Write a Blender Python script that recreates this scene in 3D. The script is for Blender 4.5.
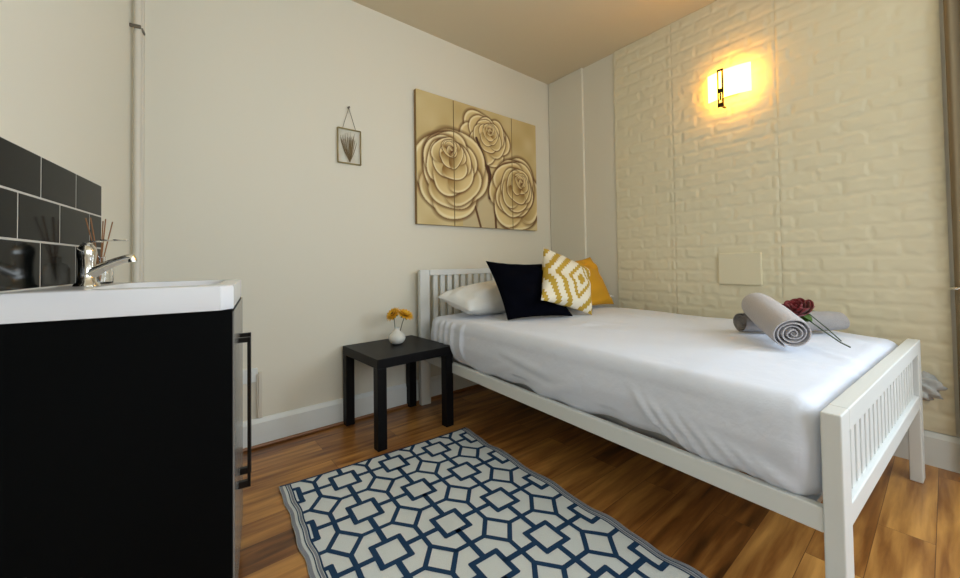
import bpy, bmesh, math, random
import numpy as np
from mathutils import Vector, Matrix
random.seed(7); rng = np.random.RandomState(7)
S = bpy.context.scene; COL = S.collection
for o in list(bpy.data.objects): bpy.data.objects.remove(o)
V3 = lambda *a: np.array(a, float)

# ------------------------------------------------------------------ camera
YAW, PITCH, ROLL, F, CY = 0.68495, 0.020669, -0.014616, 381.485, 254.087
CAM = V3(0, -2.2558, 0.92494)
fw = V3(math.sin(YAW)*math.cos(PITCH), math.cos(YAW)*math.cos(PITCH), math.sin(PITCH))
rt = V3(math.cos(YAW), -math.sin(YAW), 0); up = np.cross(rt, fw)
r2 = rt*math.cos(ROLL)+up*math.sin(ROLL); u2 = -rt*math.sin(ROLL)+up*math.cos(ROLL)
cd = bpy.data.cameras.new('camera'); cam = bpy.data.objects.new('camera', cd); COL.objects.link(cam)
cam.matrix_world = Matrix(((r2[0], u2[0], -fw[0], CAM[0]), (r2[1], u2[1], -fw[1], CAM[1]), (r2[2], u2[2], -fw[2], CAM[2]), (0, 0, 0, 1)))
cd.sensor_width = 36; cd.lens = 36*F/960; cd.shift_y = (CY-289)/960; cd.clip_start = 0.01
S.camera = cam

# ------------------------------------------------------------------ world, daylight, exposure
w = bpy.data.worlds.new('world'); S.world = w; w.use_nodes = True
w.node_tree.nodes['Background'].inputs[0].default_value = (0.72, 0.84, 1.0, 1)
w.node_tree.nodes['Background'].inputs[1].default_value = 1.0
S.view_settings.view_transform = 'Standard'; S.view_settings.look = 'None'
S.view_settings.gamma = 1; S.view_settings.use_curve_mapping = False
S.view_settings.exposure = 0.1

def area(name, loc, rot, sx, sy, power, col):
    l = bpy.data.lights.new(name, 'AREA'); l.shape = 'RECTANGLE'; l.size = sx; l.size_y = sy
    l.energy = power; l.color = col
    o = bpy.data.objects.new(name, l); COL.objects.link(o); o.location = loc; o.rotation_euler = rot
    return o
# daylight entering by the window in the right wall, beyond the right edge of the view
area('window_daylight', (2.64, -3.10, 1.55), (math.radians(90), 0, math.radians(90)), 1.0, 1.3, 54, (0.72, 0.86, 1.0))
# and by the window in the wall behind the camera
area('rear_daylight', (.75, -3.78, 1.55), (math.radians(90), 0, 0), 1.5, 1.25, 22, (0.80, 0.90, 1.0))

# ------------------------------------------------------------------ helpers
def mk(name, verts, faces, mat=None, parent=None, smooth=True, mats=None, fm=None):
    me = bpy.data.meshes.new(name); me.from_pydata([tuple(map(float, v)) for v in verts], [], [tuple(map(int, f)) for f in faces]); me.update()
    for m in (mats or ([mat] if mat else [])): me.materials.append(m)
    if fm is not None: me.polygons.foreach_set('material_index', np.array(fm, np.int32))
    if smooth: me.polygons.foreach_set('use_smooth', [True]*len(me.polygons))
    o = bpy.data.objects.new(name, me); COL.objects.link(o)
    if parent: o.parent = parent
    return o
class MB:
    """collects shapes for ONE part mesh"""
    def __init__(s): s.v = []; s.f = []; s.m = []
    def add(s, v, f, m=0):
        b = len(s.v); s.v += [tuple(x) for x in v]; s.f += [tuple(i+b for i in q) for q in f]; s.m += [m]*len(f); return s
    def box(s, c, d, ax=None, bev=0.0, m=0):
        bm = bmesh.new(); bmesh.ops.create_cube(bm, size=1)
        for v in bm.verts: v.co = Vector((v.co.x*d[0], v.co.y*d[1], v.co.z*d[2]))
        if bev: bmesh.ops.bevel(bm, geom=bm.edges[:], offset=min(bev, min(d)*.45), segments=2, affect='EDGES', profile=.5)
        A = ax if ax is not None else np.eye(3)
        bm.verts.index_update()
        v = [V3(*c)+A[0]*q.co.x+A[1]*q.co.y+A[2]*q.co.z for q in bm.verts]
        f = [[q.index for q in p.verts] for p in bm.faces]; bm.free(); return s.add(v, f, m)
    def bx(s, a, b, bev=0.0, m=0):
        a = V3(*a); b = V3(*b); return s.box((a+b)/2, np.abs(b-a), None, bev, m)
    def tube(s, pts, r, n=10, m=0, cap=True):
        pts = [V3(*p) for p in pts]; k = len(pts); r = [r]*k if np.isscalar(r) else r
        ring = []; prev = None
        for i, p in enumerate(pts):
            t = pts[min(i+1, k-1)]-pts[max(i-1, 0)]; t /= np.linalg.norm(t)+1e-12
            if prev is None:
                a = V3(0, 0, 1) if abs(t[2]) < .9 else V3(1, 0, 0)
                x = np.cross(t, a)
            else: x = prev-t*(prev@t)
            x /= np.linalg.norm(x); prev = x; y = np.cross(t, x)
            ring.append([p+r[i]*(x*math.cos(2*math.pi*j/n)+y*math.sin(2*math.pi*j/n)) for j in range(n)])
        v = [q for R in ring for q in R]; f = []
        for i in range(k-1):
            for j in range(n): f.append((i*n+j, i*n+(j+1) % n, (i+1)*n+(j+1) % n, (i+1)*n+j))
        if cap: f += [tuple(range(n))[::-1], tuple(range((k-1)*n, k*n))]
        return s.add(v, f, m)
    def lathe(s, c, prof, n=24, ax=None, m=0):
        A = ax if ax is not None else np.eye(3); v = []; f = []; k = len(prof)
        for r, z in prof:
            for j in range(n):
                a = 2*math.pi*j/n; v.append(V3(*c)+A[0]*r*math.cos(a)+A[1]*r*math.sin(a)+A[2]*z)
        for i in range(k-1):
            for j in range(n): f.append((i*n+j, i*n+(j+1) % n, (i+1)*n+(j+1) % n, (i+1)*n+j))
        if prof[0][0] > 1e-6: f.append(tuple(range(n))[::-1])
        if prof[-1][0] > 1e-6: f.append(tuple(range((k-1)*n, k*n)))
        return s.add(v, f, m)
    def build(s, name, mat, parent=None, smooth=False, mats=None):
        return mk(name, s.v, s.f, mat, parent, smooth, mats, s.m if mats else None)
def autosmooth(o, ang=40):
    me = o.data
    me.polygons.foreach_set('use_smooth', [True]*len(me.polygons))
    try: me.set_sharp_from_angle(angle=math.radians(ang))
    except Exception: pass
    return o
def thing(name, label, cat, loc=(0, 0, 0), rz=0, group=None):
    o = bpy.data.objects.new(name, None); COL.objects.link(o); o.location = tuple(map(float, loc)); o.rotation_euler = (0, 0, rz)
    o.empty_display_size = .05; tag(o, label, cat, group); return o
def tag(o, label, cat, group=None, kind=None):
    o['label'] = label; o['category'] = cat
    if group: o['group'] = group
    if kind: o['kind'] = kind
    return o
def struct(o): o['kind'] = 'structure'; return o
def grid_faces(nx, ny, off=0, flip=False):
    f = []
    for j in range(ny-1):
        for i in range(nx-1):
            q = (off+j*nx+i, off+j*nx+i+1, off+(j+1)*nx+i+1, off+(j+1)*nx+i)
            f.append(q[::-1] if flip else q)
    return f

# ------------------------------------------------------------------ materials
def lin(c):
    c = [x/255 for x in c]; return tuple(x/12.92 if x <= .04045 else ((x+.055)/1.055)**2.4 for x in c)
def mat(name, col, rough=.5, metal=0, srgb=True, **k):
    m = bpy.data.materials.new(name); m.use_nodes = True; b = m.node_tree.nodes['Principled BSDF']
    c = lin(col) if srgb else col
    b.inputs['Base Color'].default_value = (*c, 1); b.inputs['Roughness'].default_value = rough; b.inputs['Metallic'].default_value = metal
    for kk, v in k.items(): b.inputs[kk.replace('_', ' ')].default_value = v
    return m
def noise_bump(m, scale=40, strength=.1, dist=.01, detail=4, stretch=(1, 1, 1), colvar=0):
    nt = m.node_tree; N = nt.nodes; b = N['Principled BSDF']
    tc = N.new('ShaderNodeTexCoord'); mp = N.new('ShaderNodeMapping'); mp.inputs['Scale'].default_value = stretch
    no = N.new('ShaderNodeTexNoise'); no.inputs['Scale'].default_value = scale; no.inputs['Detail'].default_value = detail
    bu = N.new('ShaderNodeBump'); bu.inputs['Strength'].default_value = strength; bu.inputs['Distance'].default_value = dist
    L = nt.links; L.new(tc.outputs['Object'], mp.inputs[0]); L.new(mp.outputs[0], no.inputs['Vector']); L.new(no.outputs[0], bu.inputs['Height']); L.new(bu.outputs[0], b.inputs['Normal'])
    if colvar:
        c = b.inputs['Base Color'].default_value[:]; mx = N.new('ShaderNodeMix'); mx.data_type = 'RGBA'
        mx.inputs[6].default_value = c; mx.inputs[7].default_value = (*[x*(1-colvar) for x in c[:3]], 1)
        L.new(no.outputs[0], mx.inputs[0]); L.new(mx.outputs[2], b.inputs['Base Color'])
    return m
M = {}
M['wall'] = noise_bump(mat('cream wall paint', (226, 220, 203), .6), 9, .08, .01, 5)
M['ceil'] = noise_bump(mat('ceiling paint', (218, 204, 176), .8), 8, .05, .01)
M['foam'] = noise_bump(mat('white foam brick', (228, 219, 190), .45), 120, .08, .002)
M['trim'] = mat('white gloss trim', (226, 228, 224), .35)
M['bedwhite'] = noise_bump(mat('white painted wood', (224, 226, 224), .38), 30, .03, .004, 3, (1, 1, 8))
M['sheet'] = noise_bump(mat('white cotton sheet', (222, 227, 240), .85, Sheen_Weight=.2), 14, .32, .014, 4)
M['pillowcase'] = noise_bump(mat('white pillowcase', (226, 224, 218), .85, Sheen_Weight=.2), 16, .3, .015, 3)
M['mattress'] = mat('mattress ticking', (182, 184, 184), .9)
M['tablewood'] = noise_bump(mat('black brown ash table', (17, 16, 18), .42, Specular_IOR_Level=.15), 60, .1, .002, 4, (1, 12, 1))
M['cab'] = mat('black cabinet board', (7, 8, 9), .6, Specular_IOR_Level=.05)
M['door'] = mat('grey gloss cabinet door', (120, 118, 114), .22)
M['handle'] = mat('gunmetal bar handle', (40, 38, 37), .3, .8)
M['ceramic'] = mat('white ceramic', (232, 232, 236), .15)
M['chrome'] = mat('chrome', (225, 222, 216), .12, 1)
M['tile'] = mat('black glazed tile', (7, 9, 9), .10, Specular_IOR_Level=.08)
M['grout'] = mat('pale grout', (196, 192, 182), .8)
M['navy'] = noise_bump(mat('black navy velvet', (5, 6, 14), .95, Specular_IOR_Level=.05), 150, .2, .003)
M['mustard'] = noise_bump(mat('mustard fabric', (206, 150, 22), .85), 180, .25, .003)
M['towel'] = noise_bump(mat('grey towelling', (196, 190, 192), .95, Sheen_Weight=.3), 260, .7, .004, 3, colvar=.25)
M['towel2'] = noise_bump(mat('taupe grey towelling', (166, 160, 158), .95, Sheen_Weight=.3), 260, .7, .004, 3, colvar=.25)
M['rose'] = noise_bump(mat('crimson petals', (120, 8, 22), .7, Sheen_Weight=.3), 80, .1, .002)
M['leaf'] = noise_bump(mat('green leaf', (84, 120, 44), .6), 60, .3, .003, colvar=.4)
M['stem'] = mat('dark green stem', (66, 78, 58), .6)
M['petal'] = noise_bump(mat('yellow orange petals', (250, 190, 40), .6), 70, .2, .002, colvar=.35)
M['seed'] = noise_bump(mat('brown flower centre', (70, 36, 18), .9), 300, .8, .003)
M['vase'] = mat('white glazed vase', (226, 224, 216), .2)
M['curtain'] = noise_bump(mat('taupe curtain', (134, 118, 92), .9), 90, .2, .003)
M['gold'] = mat('brass frame', (168, 152, 104), .4, .5)
M['string'] = mat('cord', (120, 112, 96), .8)
M['dark'] = mat('dark bronze', (48, 34, 20), .35, .7)
M['bead'] = mat('brown wooden bead', (142, 96, 58), .45)
M['reed'] = mat('reed', (150, 104, 66), .8)
M['pipe'] = mat('painted pipe', (214, 206, 190), .45)
M['clip'] = mat('steel clip', (120, 112, 100), .4, .6)
M['grass'] = mat('dried grass', (142, 120, 84), .9)

def glass(name, col=(1, 1, 1), rough=.02, ior=1.45, alpha=None):
    m = bpy.data.materials.new(name); m.use_nodes = True; b = m.node_tree.nodes['Principled BSDF']
    b.inputs['Base Color'].default_value = (*col, 1); b.inputs['Roughness'].default_value = rough
    b.inputs['Transmission Weight'].default_value = 1; b.inputs['IOR'].default_value = ior; return m
M['glass'] = glass('clear glass'); M['pane'] = glass('thin glass', ior=1.1)
def emis(name, col, st):
    m = bpy.data.materials.new(name); m.use_nodes = True; b = m.node_tree.nodes['Principled BSDF']
    b.inputs['Base Color'].default_value = (*col, 1); b.inputs['Emission Color'].default_value = (*col, 1); b.inputs['Emission Strength'].default_value = st; return m
M['lampglass'] = emis('lit lamp glass', (1.0, 0.50, 0.055), 17)

# floor: oak laminate, boards along x
def floor_mat():
    m = bpy.data.materials.new('oak laminate'); m.use_nodes = True; nt = m.node_tree; N = nt.nodes; L = nt.links; b = N['Principled BSDF']
    tc = N.new('ShaderNodeTexCoord')
    def brick(wd, hg, off, sq, c1, c2, mortar=.0015):
        t = N.new('ShaderNodeTexBrick'); t.inputs['Scale'].default_value = 1; t.inputs['Brick Width'].default_value = wd; t.inputs['Row Height'].default_value = hg
        t.offset = off; t.squash = sq; t.inputs['Mortar Size'].default_value = mortar; t.inputs['Mortar Smooth'].default_value = .1; t.inputs['Bias'].default_value = 0
        t.inputs['Color1'].default_value = c1; t.inputs['Color2'].default_value = c2; t.inputs['Mortar'].default_value = (.25, .25, .25, 1)
        L.new(tc.outputs['Object'], t.inputs['Vector']); return t
    br = brick(.95, .13, .37, 1, (0, 0, 0, 1), (1, 1, 1, 1), .0008)
    mp = N.new('ShaderNodeMapping'); mp.inputs['Scale'].default_value = (1.6, 16, 1); L.new(tc.outputs['Object'], mp.inputs[0])
    gr = N.new('ShaderNodeTexNoise'); gr.inputs['Scale'].default_value = 1.6; gr.inputs['Detail'].default_value = 7; gr.inputs['Distortion'].default_value = .3
    ad = N.new('ShaderNodeVectorMath'); ad.operation = 'ADD'; L.new(mp.outputs[0], ad.inputs[0])
    sc = N.new('ShaderNodeVectorMath'); sc.operation = 'SCALE'; sc.inputs['Scale'].default_value = 9; L.new(br.outputs['Color'], sc.inputs[0]); L.new(sc.outputs[0], ad.inputs[1])
    L.new(ad.outputs[0], gr.inputs['Vector'])
    mx = N.new('ShaderNodeMath'); mx.operation = 'MULTIPLY_ADD'; mx.inputs[1].default_value = .22; L.new(br.outputs['Color'], mx.inputs[0])
    g2 = N.new('ShaderNodeMath'); g2.operation = 'MULTIPLY'; g2.inputs[1].default_value = .95; L.new(gr.outputs[0], g2.inputs[0]); L.new(g2.outputs[0], mx.inputs[2])
    cr = N.new('ShaderNodeValToRGB'); cr.color_ramp.elements[0].position = .28; cr.color_ramp.elements[0].color = (*lin((58, 33, 13)), 1)
    cr.color_ramp.elements[1].position = .85; cr.color_ramp.elements[1].color = (*lin((214, 156, 82)), 1)
    e = cr.color_ramp.elements.new(.5); e.color = (*lin((138, 86, 38)), 1)
    L.new(mx.outputs[0], cr.inputs[0])
    mm = N.new('ShaderNodeMix'); mm.data_type = 'RGBA'; mm.blend_type = 'MIX'; L.new(br.outputs['Fac'], mm.inputs[0]); L.new(cr.outputs[0], mm.inputs[6]); mm.inputs[7].default_value = (*lin((90, 54, 28)), 1)
    L.new(mm.outputs[2], b.inputs['Base Color']); b.inputs['Roughness'].default_value = .28
    bu = N.new('ShaderNodeBump'); bu.inputs['Strength'].default_value = .15; bu.inputs['Distance'].default_value = .002; L.new(gr.outputs[0], bu.inputs['Height']); L.new(bu.outputs[0], b.inputs['Normal'])
    return m
M['floor'] = floor_mat()

def ikat_mat():
    m = mat('mustard and white ikat', (255, 255, 255), .85); nt = m.node_tree; N = nt.nodes; L = nt.links; b = N['Principled BSDF']
    uv = N.new('ShaderNodeUVMap'); uv.uv_map = 'UVMap'; sp = N.new('ShaderNodeSeparateXYZ'); L.new(uv.outputs[0], sp.inputs[0])
    def mth(op, a, bb=None):
        n = N.new('ShaderNodeMath'); n.operation = op
        for i, x in enumerate((a, bb)):
            if x is None: continue
            if isinstance(x, (int, float)): n.inputs[i].default_value = x
            else: L.new(x, n.inputs[i])
        return n.outputs[0]
    x = mth('ABSOLUTE', mth('SUBTRACT', sp.outputs[0], .62)); y = mth('ABSOLUTE', mth('SUBTRACT', sp.outputs[1], .50))
    ys = mth('SNAP', y, .052); d = mth('ADD', mth('MULTIPLY', x, .85), mth('MULTIPLY', ys, .55))
    cr = N.new('ShaderNodeValToRGB'); cr.color_ramp.interpolation = 'CONSTANT'; W_ = (*lin((232, 224, 204)), 1); Y_ = (*lin((186, 152, 50)), 1)
    st = [(0, Y_), (.055, W_), (.13, Y_), (.19, W_), (.32, Y_), (.41, W_), (.50, Y_), (.575, W_), (.68, Y_), (.75, W_), (.85, Y_), (.9, W_)]
    el = cr.color_ramp.elements; el[0].position = 0; el[0].color = Y_; el[1].position = st[1][0]; el[1].color = W_
    for p_, c_ in st[2:]: q = el.new(p_); q.color = c_
    L.new(d, cr.inputs[0]); L.new(cr.outputs[0], b.inputs['Base Color']); noise = noise_bump(m, 180, .2, .003); return m
M['ikat'] = ikat_mat()
def attr_mat(name, rough=.6):
    m = mat(name, (255, 255, 255), rough); a = m.node_tree.nodes.new('ShaderNodeVertexColor'); a.layer_name = 'Col'
    m.node_tree.links.new(a.outputs[0], m.node_tree.nodes['Principled BSDF'].inputs['Base Color']); return m

# ------------------------------------------------------------------ frames of reference
HC = 2.5286
AW = -.03385; WO = V3(2.6917, 0, 0); wn = V3(math.cos(AW), math.sin(AW), 0); wy = V3(-math.sin(AW), math.cos(AW), 0)
def W2(y, d, z): return WO+wy*y-wn*d+V3(0, 0, z)            # on right wall: y along, d out of the wall
W2A = np.array([-wn, wy, V3(0, 0, 1)])
LP = V3(-.175, -.52, 0); ld = V3(.1635, .9865, 0); ln = V3(.9865, -.1635, 0)
def WL(s, t, z): return LP+ld*s+ln*t+V3(0, 0, z)            # on left wall: s along, t out of the wall
WLA = np.array([ld, ln, V3(0, 0, 1)])
YB = -3.75

# ------------------------------------------------------------------ room shell
T = .12
xl0 = WL((0-LP[1])/ld[1], 0, 0); sb = (YB-LP[1])/ld[1]
xlb = WL(sb, 0, 0); xrb = W2(YB/wy[1], 0, 0)
fl = MB(); fl.add([(-1.1, YB-.2, 0), (2.95, YB-.2, 0), (2.95, .2, 0), (-1.1, .2, 0), (-1.1, YB-.2, -.1), (2.95, YB-.2, -.1), (2.95, .2, -.1), (-1.1, .2, -.1)],
       [(0, 1, 2, 3), (7, 6, 5, 4), (0, 4, 5, 1), (1, 5, 6, 2), (2, 6, 7, 3), (3, 7, 4, 0)])
struct(fl.build('floor', M['floor']))
struct(MB().bx((-1.1, YB-.2, HC), (2.95, .2, HC+.1)).build('ceiling', M['ceil']))
struct(MB().bx((-.3, 0, 0), (2.95, T, HC)).build('wall_back', M['wall']))
WY0, WY1, WZ0, WZ1 = -3.55, -2.65, .9, 2.2      # window opening in the right wall
rw = MB()
for ya, yb, za, zb in ((WY1, .25, 0, HC), (YB-.1, WY0, 0, HC), (WY0, WY1, 0, WZ0), (WY0, WY1, WZ1, HC)):
    rw.box(W2((ya+yb)/2, -T/2, (za+zb)/2), (T, yb-ya, zb-za), W2A)
struct(rw.build('wall_right', M['wall']))
struct(MB().box((WL(-1.4, -T/2, HC/2)), (4.1, T, HC), WLA).build('wall_left', M['wall']))
x0, x1, z0, z1 = 0.0, 1.5, .9, 2.2
struct(MB().bx((-1.1, YB-T, 0), (x0, YB, HC)).bx((x1, YB-T, 0), (2.95, YB, HC)).bx((x0, YB-T, 0), (x1, YB, z0)).bx((x0, YB-T, z1), (x1, YB, HC)).build('wall_front', M['wall']))
wf = MB()
for a, b in (((x0, z0), (x0+.06, z1)), ((x1-.06, z0), (x1, z1)), ((x0, z0), (x1, z0+.06)), ((x0, z1-.06), (x1, z1)), ((.72, z0), (.78, z1))):
    wf.bx((a[0], YB-.11, a[1]), (b[0], YB-.06, b[1]))
wf = struct(wf.build('window_2', M['trim'])); MB().bx((x0+.02, YB-.09, z0+.02), (x1-.02, YB-.086, z1-.02)).build('window_pane', M['pane'], wf)
wf = MB()
for ya, yb, za, zb in ((WY0, WY0+.06, WZ0, WZ1), (WY1-.06, WY1, WZ0, WZ1), (WY0, WY1, WZ0, WZ0+.06), (WY0, WY1, WZ1-.06, WZ1), (-3.13, -3.07, WZ0, WZ1)):
    wf.box(W2((ya+yb)/2, -.08, (za+zb)/2), (.05, yb-ya, zb-za), W2A)
wf = struct(wf.build('window_1', M['trim'])); MB().box(W2((WY0+WY1)/2, -.08, (WZ0+WZ1)/2), (.004, WY1-WY0-.04, WZ1-WZ0-.04), W2A).build('window_pane', M['pane'], wf)
# skirting boards
def skirt(name, P, A, L0, L1, h, mat_, along=1):
    m = MB(); pr_ = [(0, 0), (.018, 0), (.018, h-.022), (.013, h-.012), (.007, h), (0, h)]
    v = []; 
    for l in (L0, L1):
        for d_, z in pr_: v.append(P(l, d_, z))
    n = len(pr_); f = [(i, (i+1) % n, n+(i+1) % n, n+i) for i in range(n)]+[tuple(range(n))[::-1], tuple(range(n, 2*n))]
    m.add(v, f); return struct(m.build(name, mat_))
skirt('baseboard_back', lambda l, d, z: V3(l, -d, z), None, -.08, 2.68, .142, M['trim'])
skirt('baseboard_right', lambda l, d, z: W2(l, d, z), None, YB, -.02, .146, M['trim'])
struct(MB().tube([(-.05, -.024, .008), (2.66, -.024, .008)], .009, 8).build('trim_1', M['bead']))
# shallow plastered boxing in the corner of the right wall
struct(MB().box(W2(-.19, .0125, HC/2), (.025, .37, HC-.002), W2A, .004).build('trim_2', M['wall']))

# ------------------------------------------------------------------ moulded foam brick covering on right wall
def smooth_noise(shape, cell, seed):
    r = np.random.RandomState(seed); h, w_ = shape; g = r.rand(int(h/cell)+3, int(w_/cell)+3)
    y = np.arange(h)/cell; x = np.arange(w_)/cell; yi = y.astype(int); xi = x.astype(int); fy = (y-yi)[:, None]; fx = (x-xi)[None]
    fy = fy*fy*(3-2*fy); fx = fx*fx*(3-2*fx)
    return (g[yi][:, xi]*(1-fy)*(1-fx)+g[yi+1][:, xi]*fy*(1-fx)+g[yi][:, xi+1]*(1-fy)*fx+g[yi+1][:, xi+1]*fy*fx)
wall_r = bpy.data.objects['wall_right']
def foam_panel(y0, y1, z0, z1, idx):
    st = .0065; ny = int((y1-y0)/st)+1; nz = int((z1-z0)/st)+1
    ys = np.linspace(y0, y1, ny); zs = np.linspace(z0, z1, nz); Y, Z = np.meshgrid(ys, zs)
    bh, bw = .077, .193
    row = np.floor(Z/bh).astype(int); off = np.where(row % 2 == 0, 0, bw/2)
    yy = (Y+10*bw+.003+off); col = np.floor(yy/bw).astype(int)
    dz = np.minimum(Z/bh-row, 1-(Z/bh-row))*bh; dy = np.minimum(yy/bw-col, 1-(yy/bw-col))*bw
    wob = (smooth_noise(Y.shape, 4, 3+idx)-.5)*.014
    e = np.minimum(dz, dy)+wob-.004; prof = np.clip(e/.013, 0, 1); prof = prof*prof*(3-2*prof)
    hh = rng.rand(200, 200); base = hh[row % 200, col % 200]
    tilt = (hh[(row*7) % 200, (col*3) % 200]-.5)
    H = .007+prof*(.0022+.0010*base+tilt*.0012*(dz/bh*2-1))+.0026*(smooth_noise(Y.shape, 4, 11+idx)-.5)+.0022*(smooth_noise(Y.shape, 9, 31+idx)-.5)
    ed = np.minimum(Y-y0, y1-Y); H = np.where(ed < .005, .0075+.003*np.exp(-((ed-.012)/.01)**2), H+.001*np.exp(-((ed-.014)/.008)**2))
    H = np.maximum(H, .001)
    P = WO[None, None]+wy*Y[..., None]-wn*H[..., None]+V3(0, 0, 1)*Z[..., None]
    verts = P.reshape(-1, 3); 
    i = np.arange(ny-1); j = np.arange(nz-1); I, J = np.meshgrid(i, j); a = (J*ny+I).ravel()
    faces = np.stack([a, a+ny, a+ny+1, a+1], 1)
    me = bpy.data.meshes.new('brick_panel'); me.vertices.add(len(verts)); me.vertices.foreach_set('co', verts.ravel())
    me.loops.add(faces.size); me.loops.foreach_set('vertex_index', faces.ravel().astype(np.int32)); me.polygons.add(len(faces))
    me.polygons.foreach_set('loop_start', np.arange(0, faces.size, 4, dtype=np.int32)); me.polygons.foreach_set('loop_total', np.full(len(faces), 4, np.int32))
    me.update(calc_edges=True); me.polygons.foreach_set('use_smooth', [True]*len(faces)); me.materials.append(M['foam'])
    o = bpy.data.objects.new('brick_panel', me); COL.objects.link(o); o.parent = wall_r
    return o
k = 0
for a, b in ((-1.0995, -.662), (-1.6765, -1.1005), (-2.262, -1.6775)):
    for c, d in ((.150, HC-.001),):
        foam_panel(a, b, c, d, k); k += 1
# smooth flat blanking plate in the foam
bp = thing('blanking_plate', 'plain square cream blanking plate set in white brick wall above the bed', 'wall plate', W2(-1.47, .0, .76))
pm = MB(); pm.box(W2(-1.475, .012, .862)-V3(*bp.location), (.024, .222, .19), W2A, .004); pm.build('plate', M['foam'], bp)

# ------------------------------------------------------------------ left wall: tiles, pipes
ts = thing('tile_splashback', 'three rows of black glossy brick tiles with pale grout above the sink', 'tile splashback', WL(-.4, 0, .878))
TO = V3(*ts.location)
g = MB(); g.box(WL(-.762, .0045, 1.0325)-TO, (1.5, .009, .309), WLA); g.build('grout', M['grout'], ts)
tl = MB(); rows = [(1.090, 1.187, 0), (.988, 1.087, .098), (.880, .985, 0)]
for zb, zt, off in rows:
    s = -.012; first = True
    while s > -1.5:
        wd = (.195-off if (first and off) else .195); first = False
        a, b = s-wd, s; s = a
        tl.box(WL((a+b)/2, .0052, (zb+zt)/2)-TO, (b-a-.005, .0094, zt-zb-.0015), WLA, .0012)
tl.build('tile', M['tile'], ts)
for i, (s, t) in enumerate(((.335, .022), (.40, .020))):
    pp = MB(); pp.tube([WL(s, t, z) for z in np.linspace(0.0, HC, 8)], .011 if i else .013, 12)
    tag(autosmooth(pp.build('heating_pipe', M['pipe'])), ('cream painted pipe running up left wall, farther from the room corner', 'cream painted pipe in the left corner, nearest the corner')[i], 'pipe', 'pipes up the left corner')
cl = MB(); cl.box(WL(.35, .036, 1.895), (.04, .006, .012), WLA, .002); cl.box(WL(.318, .018, 1.897), (.008, .036, .014), WLA, .002)
tag(cl.build('pipe_clip', M['clip']), 'small grey metal clip on the pipes high up in the left corner', 'pipe clip')

# ------------------------------------------------------------------ sink unit
su = thing('sink_cabinet', 'tall black sink cabinet with bar handles at the left edge', 'cabinet', WL(-.36, .2, 0))
SO = V3(*su.location)
def sbx(mb, s0, s1, t0, t1, z0_, z1_, bev=0, m=0, O=None): return mb.box(WL((s0+s1)/2, (t0+t1)/2, (z0_+z1_)/2)-(SO if O is None else O), (abs(s1-s0), abs(t1-t0), abs(z1_-z0_)), WLA, bev, m)
b_ = MB(); sbx(b_, -.594, -.126, .001, .3955, .07, .8195); b_.build('body', M['cab'], su)
b_ = MB(); sbx(b_, -.585, -.133, .02, .33, .0, .07); b_.build('plinth', M['cab'], su)
for (a, b), hs in (((-.592, -.361), -.40), ((-.357, -.126), -.318)):
    d_ = MB(); sbx(d_, a, b, .396, .400, .075, .815, .001); d = d_.build('door', M['door'], su); d['label'] = 'glossy grey cabinet door'
    h_ = MB(); z_t, z_b = .717, .305
    sbx(h_, hs-.007, hs+.007, .392, .428, z_t-.011, z_t+.003, .001); sbx(h_, hs-.007, hs+.007, .392, .428, z_b-.006, z_b+.012, .001)
    sbx(h_, hs-.007, hs+.007, .421, .429, z_b-.006, z_t+.003, .001)
    h_.build('door_handle', M['handle'], d)
# ceramic top with basin
def basin():
    O = WL(-.36, .2, .82); cs, ct = -.36, .225; hx, hy = .239, .198; z = .058
    n = 48; v = []; f = []
    def rect(a, sx, sy, rr):   # rounded rect point by angle
        c, s = math.cos(a), math.sin(a); k = 1/max((abs(c)**rr+abs(s)**rr)**(1/rr), 1e-9); return c*k*sx, s*k*sy
    loops = [(.2385, .1975, 60, 0), (.2395, .1985, 60, .003), (.2395, .1985, 60, z-.006), (.2375, .1965, 60, z-.0015), (.234, .193, 50, z), (.185, .120, 6, z), (.180, .115, 6, z-.006), (.165, .10, 5, z-.05), (.12, .07, 3, z-.053), (.02, .02, 2, z-.054)]
    for sx, sy, rr, zz in loops:
        inn = sx < .2
        for j in range(n):
            a = 2*math.pi*(j+.5)/n; px, py = rect(a, sx, sy, rr)
            v.append(ld*px+ln*(py+(.04 if inn else 0))+V3(0, 0, zz))
    for i in range(len(loops)-1):
        for j in range(n): f.append((i*n+j, i*n+(j+1) % n, (i+1)*n+(j+1) % n, (i+1)*n+j))
    f.append(tuple(range(n))[::-1]); f.append(tuple(range((len(loops)-1)*n, len(loops)*n)))
    o = mk('ceramic_sink', v, f, M['ceramic'], None, True); o.location = WL(-.3595, .199, .82); autosmooth(o, 35)
    tag(o, 'thick white ceramic sink top on the black cabinet', 'sink')
    return o
basin()
# mixer tap
tp = thing('mixer_tap', 'chrome single-lever mixer tap on the white sink, spout to the right', 'tap', WL(-.325, .062, .878)); TP = V3(*tp.location)
q = lambda s, t, z: WL(s, t, z)-TP
m_ = MB(); m_.lathe(q(-.325, .066, .878), [(.0, 0), (.026, 0), (.025, .005), (.019, .010), (.0165, .03), (.0165, .06), (.018, .072), (.0195, .085), (.018, .097), (.012, .106), (0, .109)], 28)
autosmooth(m_.build('tap_body', M['chrome'], tp), 50)
m_ = MB(); sp = [(.062, .904), (.078, .914), (.10, .928), (.125, .941), (.145, .949), (.156, .951), (.154, .947), (.156, .939)]
m_.tube([q(-.325, t, z) for t, z in sp], [.017, .0155, .012, .0105, .010, .011, .011, .0105], 16); autosmooth(m_.build('spout', M['chrome'], tp), 50)
m_ = MB(); lv = [(.062, .984), (.075, .990), (.095, .9945), (.12, .997), (.145, .9965)]
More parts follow.
